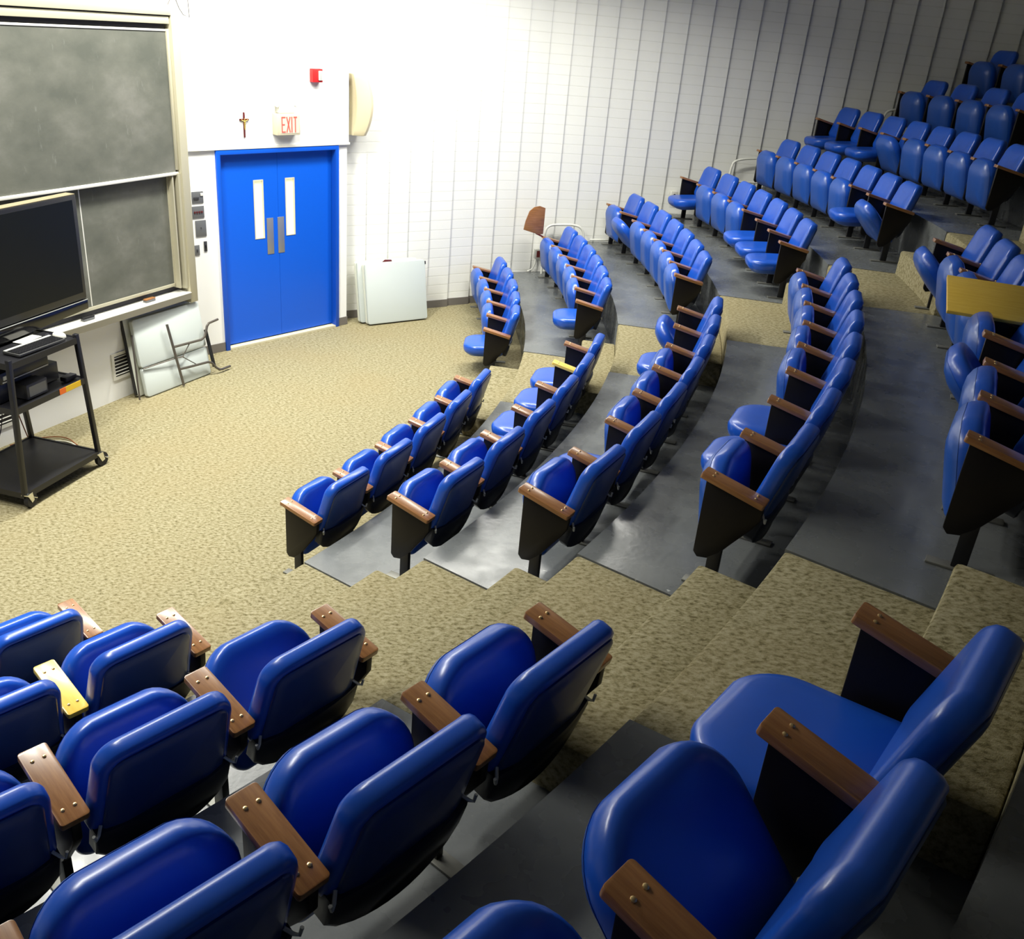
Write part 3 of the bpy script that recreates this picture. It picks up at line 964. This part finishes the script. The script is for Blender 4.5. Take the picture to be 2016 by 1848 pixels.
MB().box(0, 0.12, 0, 0.06, 0.0, 0.035).build('adapter_body', 'rubber', t, bevel=0.006)
MB().tube([(0.10, 0.055, 0.015), (0.12, 0.075, 0.02), (0.10, 0.10, 0.008), (0.06, 0.10, 0.006), (0.04, 0.08, 0.006)], 0.004, 6).build('cord', 'cable', t, smooth=True)
def wire(name, pts, r, m, lab):
    """smooth the points a little and make a cable"""
    P_ = [Vector(p) for p in pts]
    for _ in range(2):
        Q = [P_[0]]
        for a, b in zip(P_, P_[1:]):
            Q += [a * 0.75 + b * 0.25, a * 0.25 + b * 0.75]
        P_ = Q + [P_[-1]]
    tag(MB().tube(P_, r, 6).build(name, m, smooth=True), lab, 'cable', 'cables hanging from the cart')
wire('cable', [K(0.62, 0.68, 0.74), K(0.64, 0.70, 0.50), K(0.60, 0.73, 0.22), K(0.50, 0.78, 0.05), K(0.35, 0.82, 0.012), K(0.20, 0.84, 0.012)], 0.004, 'cable', 'dark thin cable dropping from the middle shelf to the wall')
wire('cable', [K(0.68, 0.68, 0.74), K(0.73, 0.69, 0.50), K(0.80, 0.70, 0.25), K(0.86, 0.70, 0.03), K(0.90, 0.68, 0.008)], 0.005, 'brownc', 'brown cable hanging behind the cart down to the floor')
wire('cable', [K(0.75, 0.82, 0.007), K(0.95, 0.76, 0.007), K(1.10, 0.55, 0.007), K(1.02, 0.35, 0.007), K(0.90, 0.30, 0.007)], 0.006, 'whitec', 'pale cable curled on the carpet behind the cart')
wire('cable', [K(0.80, 0.86, 0.02), K(1.02, 0.78, 0.016), K(1.15, 0.60, 0.016), K(1.05, 0.40, 0.010)], 0.005, 'brownc', 'brown cable looped on the carpet behind the cart')
wire('cable', [K(0.62, 0.30, 1.10), K(0.74, 0.36, 1.02), K(0.80, 0.40, 0.92), K(0.78, 0.36, 0.81)], 0.0035, 'cable', 'dark cable between the top and middle cart shelves')

# ------------------------------------------------------------------ folding tables
def slab(m, u0, u1, v0, v1, w0, w1, r=0.03):
    """rounded board in the plane (x, z), thickness along y"""
    pts = rrect(u1 - u0, v1 - v0, (r,) * 4, 5, (u0 + u1) / 2, (v0 + v1) / 2)
    return m.prism(pts, w0, w1, 'xz')
T0, TA = Vector((-3.569, 8.164, 0)), rad(66.4)
t = thing('folding_table', 'grey folding table with its leg frame out, leaning below the chalkboard', 'table', T0 + Vector((0, 0, 0.004)), TA)
t.rotation_euler = (rad(-9), 0, TA)
t.location = T0 + Vector((-sin(TA), cos(TA), 0)) * 0.0 + Vector((0, 0, 0.008))
slab(MB(), 0, 0.87, 0.0, 0.285, 0.0, 0.045).build('tabletop_half', 'tabletop', t, bevel=0.008)
slab(MB(), -0.005, 0.87, 0.292, 0.755, 0.0, 0.045).build('tabletop_half', 'tabletop', t, bevel=0.008)
G = 'legmetal'
MB().tube([(0.367, -0.045, 0.635), (0.426, -0.045, 0.0)], 0.013, 8).build('cross_tube', G, t, smooth=True)
MB().tube([(0.395, -0.045, 0.403), (0.60, -0.045, 0.392), (0.77, -0.045, 0.383), (0.82, -0.045, 0.40), (0.845, -0.05, 0.44), (0.865, -0.06, 0.50), (0.90, -0.06, 0.525), (1.033, -0.06, 0.535)], 0.0125, 8).build('leg', G, t, smooth=True)
MB().tube([(0.411, -0.045, 0.172), (0.60, -0.045, 0.155), (0.80, -0.045, 0.140), (0.85, -0.05, 0.12), (0.89, -0.055, 0.06), (0.93, -0.06, 0.025), (0.97, -0.06, 0.018), (1.09, -0.06, 0.018)], 0.0125, 8).build('leg', G, t, smooth=True)
MB().bar((0.876, -0.02, 0.46), (0.905, -0.02, 0.06), 0.03, 0.02).build('hinge_bar', 'black', t)
MB().tube([(0.491, -0.035, 0.278), (0.605, -0.04, 0.38)], 0.005, 6).build('brace', G, t, smooth=True)
MB().tube([(0.491, -0.035, 0.278), (0.645, -0.04, 0.160)], 0.005, 6).build('brace', G, t, smooth=True)
MB().tube([(0.0, -0.012, 0.288), (0.38, -0.035, 0.290), (0.50, -0.038, 0.280)], 0.007, 6).build('lock_rod', G, t, smooth=True)
MB().tube([(-0.02, 0.02, 0.62), (-0.09, -0.02, 0.30), (-0.13, -0.03, 0.02)], 0.009, 6).build('leg', G, t, smooth=True)
n1 = Vector((-sin(TA), cos(TA), 0))
e1 = Vector((cos(TA), sin(TA), 0))
t = thing('folding_table', 'folded grey table leaning behind the table with splayed legs', 'table', T0 + n1 * 0.078 - e1 * 0.05 + Vector((0, 0, 0.010)), TA)
t.rotation_euler = (rad(-8), 0, TA)
slab(MB(), 0, 0.87, 0.0, 0.765, 0.0, 0.040).build('tabletop_half', 'tableedge', t, bevel=0.008)
MB().box(-0.012, 0.0, 0.0, 0.03, 0.02, 0.75).build('edge_frame', 'black', t)
MB().tube([(0.02, -0.012, 0.772), (0.40, -0.012, 0.785), (0.80, -0.012, 0.80)], 0.011, 8).build('leg_tube', 'cable', t, smooth=True)
T1, TB = Vector((-1.935, 11.077, 0)), rad(36.7)
n2 = Vector((-sin(TB), cos(TB), 0))
e2 = Vector((cos(TB), sin(TB), 0))
for k, (off, sh, lab) in enumerate(((0.0, 0.0, 'front folded grey table leaning on the pleated wall beside the door'), (0.105, -0.055, 'rear folded table leaning on the pleated wall beside the door'))):
    t = thing('folded_table', lab, 'table', T1 + n2 * (off - 0.02) + e2 * (sh - 0.03) + Vector((0, 0, 0.018)), TB, 'folded tables against the pleated wall')
    t.rotation_euler = (rad(-10), 0, TB)
    slab(MB(), 0, 0.845, 0.0, 0.75, 0.0, 0.040).build('tabletop_half', 'tabletop', t, bevel=0.008)
    slab(MB(), 0.0, 0.845, 0.0, 0.75, 0.055, 0.095).build('tabletop_half', 'tableedge', t, bevel=0.008)
    MB().box(0.012, 0.83, 0.0405, 0.0545, 0.02, 0.73).build('leg_gap', 'marble', t)
    if k == 0:
        MB().prism([(0.26, 0.75), (0.40, 0.75), (0.39, 0.772), (0.30, 0.778)], 0.042, 0.052, 'xz').build('handle', 'darkwood', t, bevel=0.003)
        MB().box(0.838, 0.852, -0.004, 0.012, 0.69, 0.73).build('latch', 'black', t)

# ------------------------------------------------------------------ side wall things
t = thing('wall_speaker', 'curved cream loudspeaker hung high beside the door wall', 'speaker', (-2.165, 11.275, 2.23), rad(40))
rings = []
for k in range(13):
    f = k / 12
    z = 0.66 * f
    bow = 0.060 * (1 - (2 * f - 1) ** 2)
    w0 = 0.105
    ring = [(-w0 + bow * 0.4, 0.02, z), (-w0 * 0.9 + bow * 0.5, -0.09 - bow * 0.6, z), (0.02 + bow, -0.14 - bow, z), (w0 * 0.7 + bow, -0.10 - bow, z), (w0 * 0.75 + bow * 0.8, 0.02, z)]
    rings.append(ring)
MB().loft(rings).build('speaker_cabinet', 'speakerm', t, bevel=0.006, ang=50)
MB().box(-0.15, -0.11, -0.01, 0.14, 0.52, 0.60).build('wall_bracket', 'darkwood', t)
MB().box(0.10, 0.13, -0.05, 0.10, 0.14, 0.15).build('badge', 'black', t)
def rail(pts, lab, r=0.016):
    P_ = [Vector(p) for p in pts]
    for _ in range(2):
        Q = [P_[0]]
        for a, b in zip(P_, P_[1:]):
            Q += [a * 0.75 + b * 0.25, a * 0.25 + b * 0.75]
        P_ = Q + [P_[-1]]
    t = tag(MB().tube(P_, r, 10).build('wall_rail', 'rail', smooth=True), lab, 'rail', 'white pipe rails along the pleated wall')
rail([(0.16, 12.90, Z(1)), (0.15, 12.90, 0.98), (0.20, 12.93, 1.08), (0.38, 13.0, 1.09), (0.58, 13.07, 1.09), (0.69, 13.10, 1.03), (0.72, 13.12, 0.86)], 'white bent pipe rail behind the second wall-block row')
rail([(2.68, 13.62, Z(3)), (2.68, 13.62, 2.0), (2.76, 13.63, 2.09), (3.1, 13.70, 2.12), (3.35, 13.75, 2.12), (3.45, 13.77, 2.03), (3.48, 13.78, 1.72)], 'white bent pipe rail behind the fourth wall-block row')
rail([(4.72, 13.95, Z(5)), (4.73, 13.95, 2.80), (4.82, 13.96, 2.90), (5.2, 13.98, 2.92), (5.45, 14.0, 2.86), (5.5, 14.0, 2.6)], 'white bent pipe rail behind the sixth wall-block row')
for a, b, lab in (((0.80, 13.16, 0.885), (1.25, 13.32, 0.885), 'white pipe run low on the wall behind the second row'), ((2.80, 13.63, 1.79), (3.25, 13.72, 1.79), 'white pipe run low on the wall behind the fourth row')):
    rail([a, tuple((Vector(a) + Vector(b)) / 2), b], lab, 0.014)
t = thing('wall_outlet', 'wall outlet box with curved conduit beside the second wall-block row', 'outlet', (0.075, 12.99, 0.60), rad(25))
MB().box(-0.05, 0.05, -0.045, 0.0, 0.0, 0.13).build('outlet_box', 'silver', t, bevel=0.004)
MB().box(-0.025, 0.025, -0.048, -0.044, 0.02, 0.11).build('outlet_face', 'darkwood', t)
MB().tube([(-0.03, -0.03, 0.0), (-0.035, -0.03, -0.08), (-0.07, -0.03, -0.15), (-0.14, -0.03, -0.178)], 0.010, 8).build('conduit', 'rail', t, smooth=True)
t = thing('wall_outlet', 'small white outlet box behind the fourth wall-block row', 'outlet', (1.93, 13.50, 1.50), rad(16))
MB().box(-0.05, 0.05, -0.03, 0.06, 0.0, 0.10).build('outlet_box', 'white', t, bevel=0.004)
MB().cyl((0.0, -0.032, 0.05), (0.0, -0.028, 0.05), 0.018, 12).build('outlet_face', 'black', t)

# ------------------------------------------------------------------ ceiling fixtures
for (x, y, z, rz, lx, ly, w) in LAMPS:
    t = thing('pendant_light', 'long fluorescent pendant light over the front floor', 'light', (x, y, z), rad(rz), 'pendant lights over the front floor')
    MB().box(-lx / 2 - 0.04, lx / 2 + 0.04, -ly / 2 - 0.04, ly / 2 + 0.04, 0.012, 0.10).build('housing', 'white', t)
    MB().box(-lx / 2, lx / 2, -ly / 2, ly / 2, 0.0, 0.011).build('diffuser', 'diffuser', t)
    for sx in (-0.4, 0.4):
        MB().cyl((sx * lx, 0, 0.10), (sx * lx, 0, CEIL - z), 0.008, 8).build('hanging_rod', 'white', t)
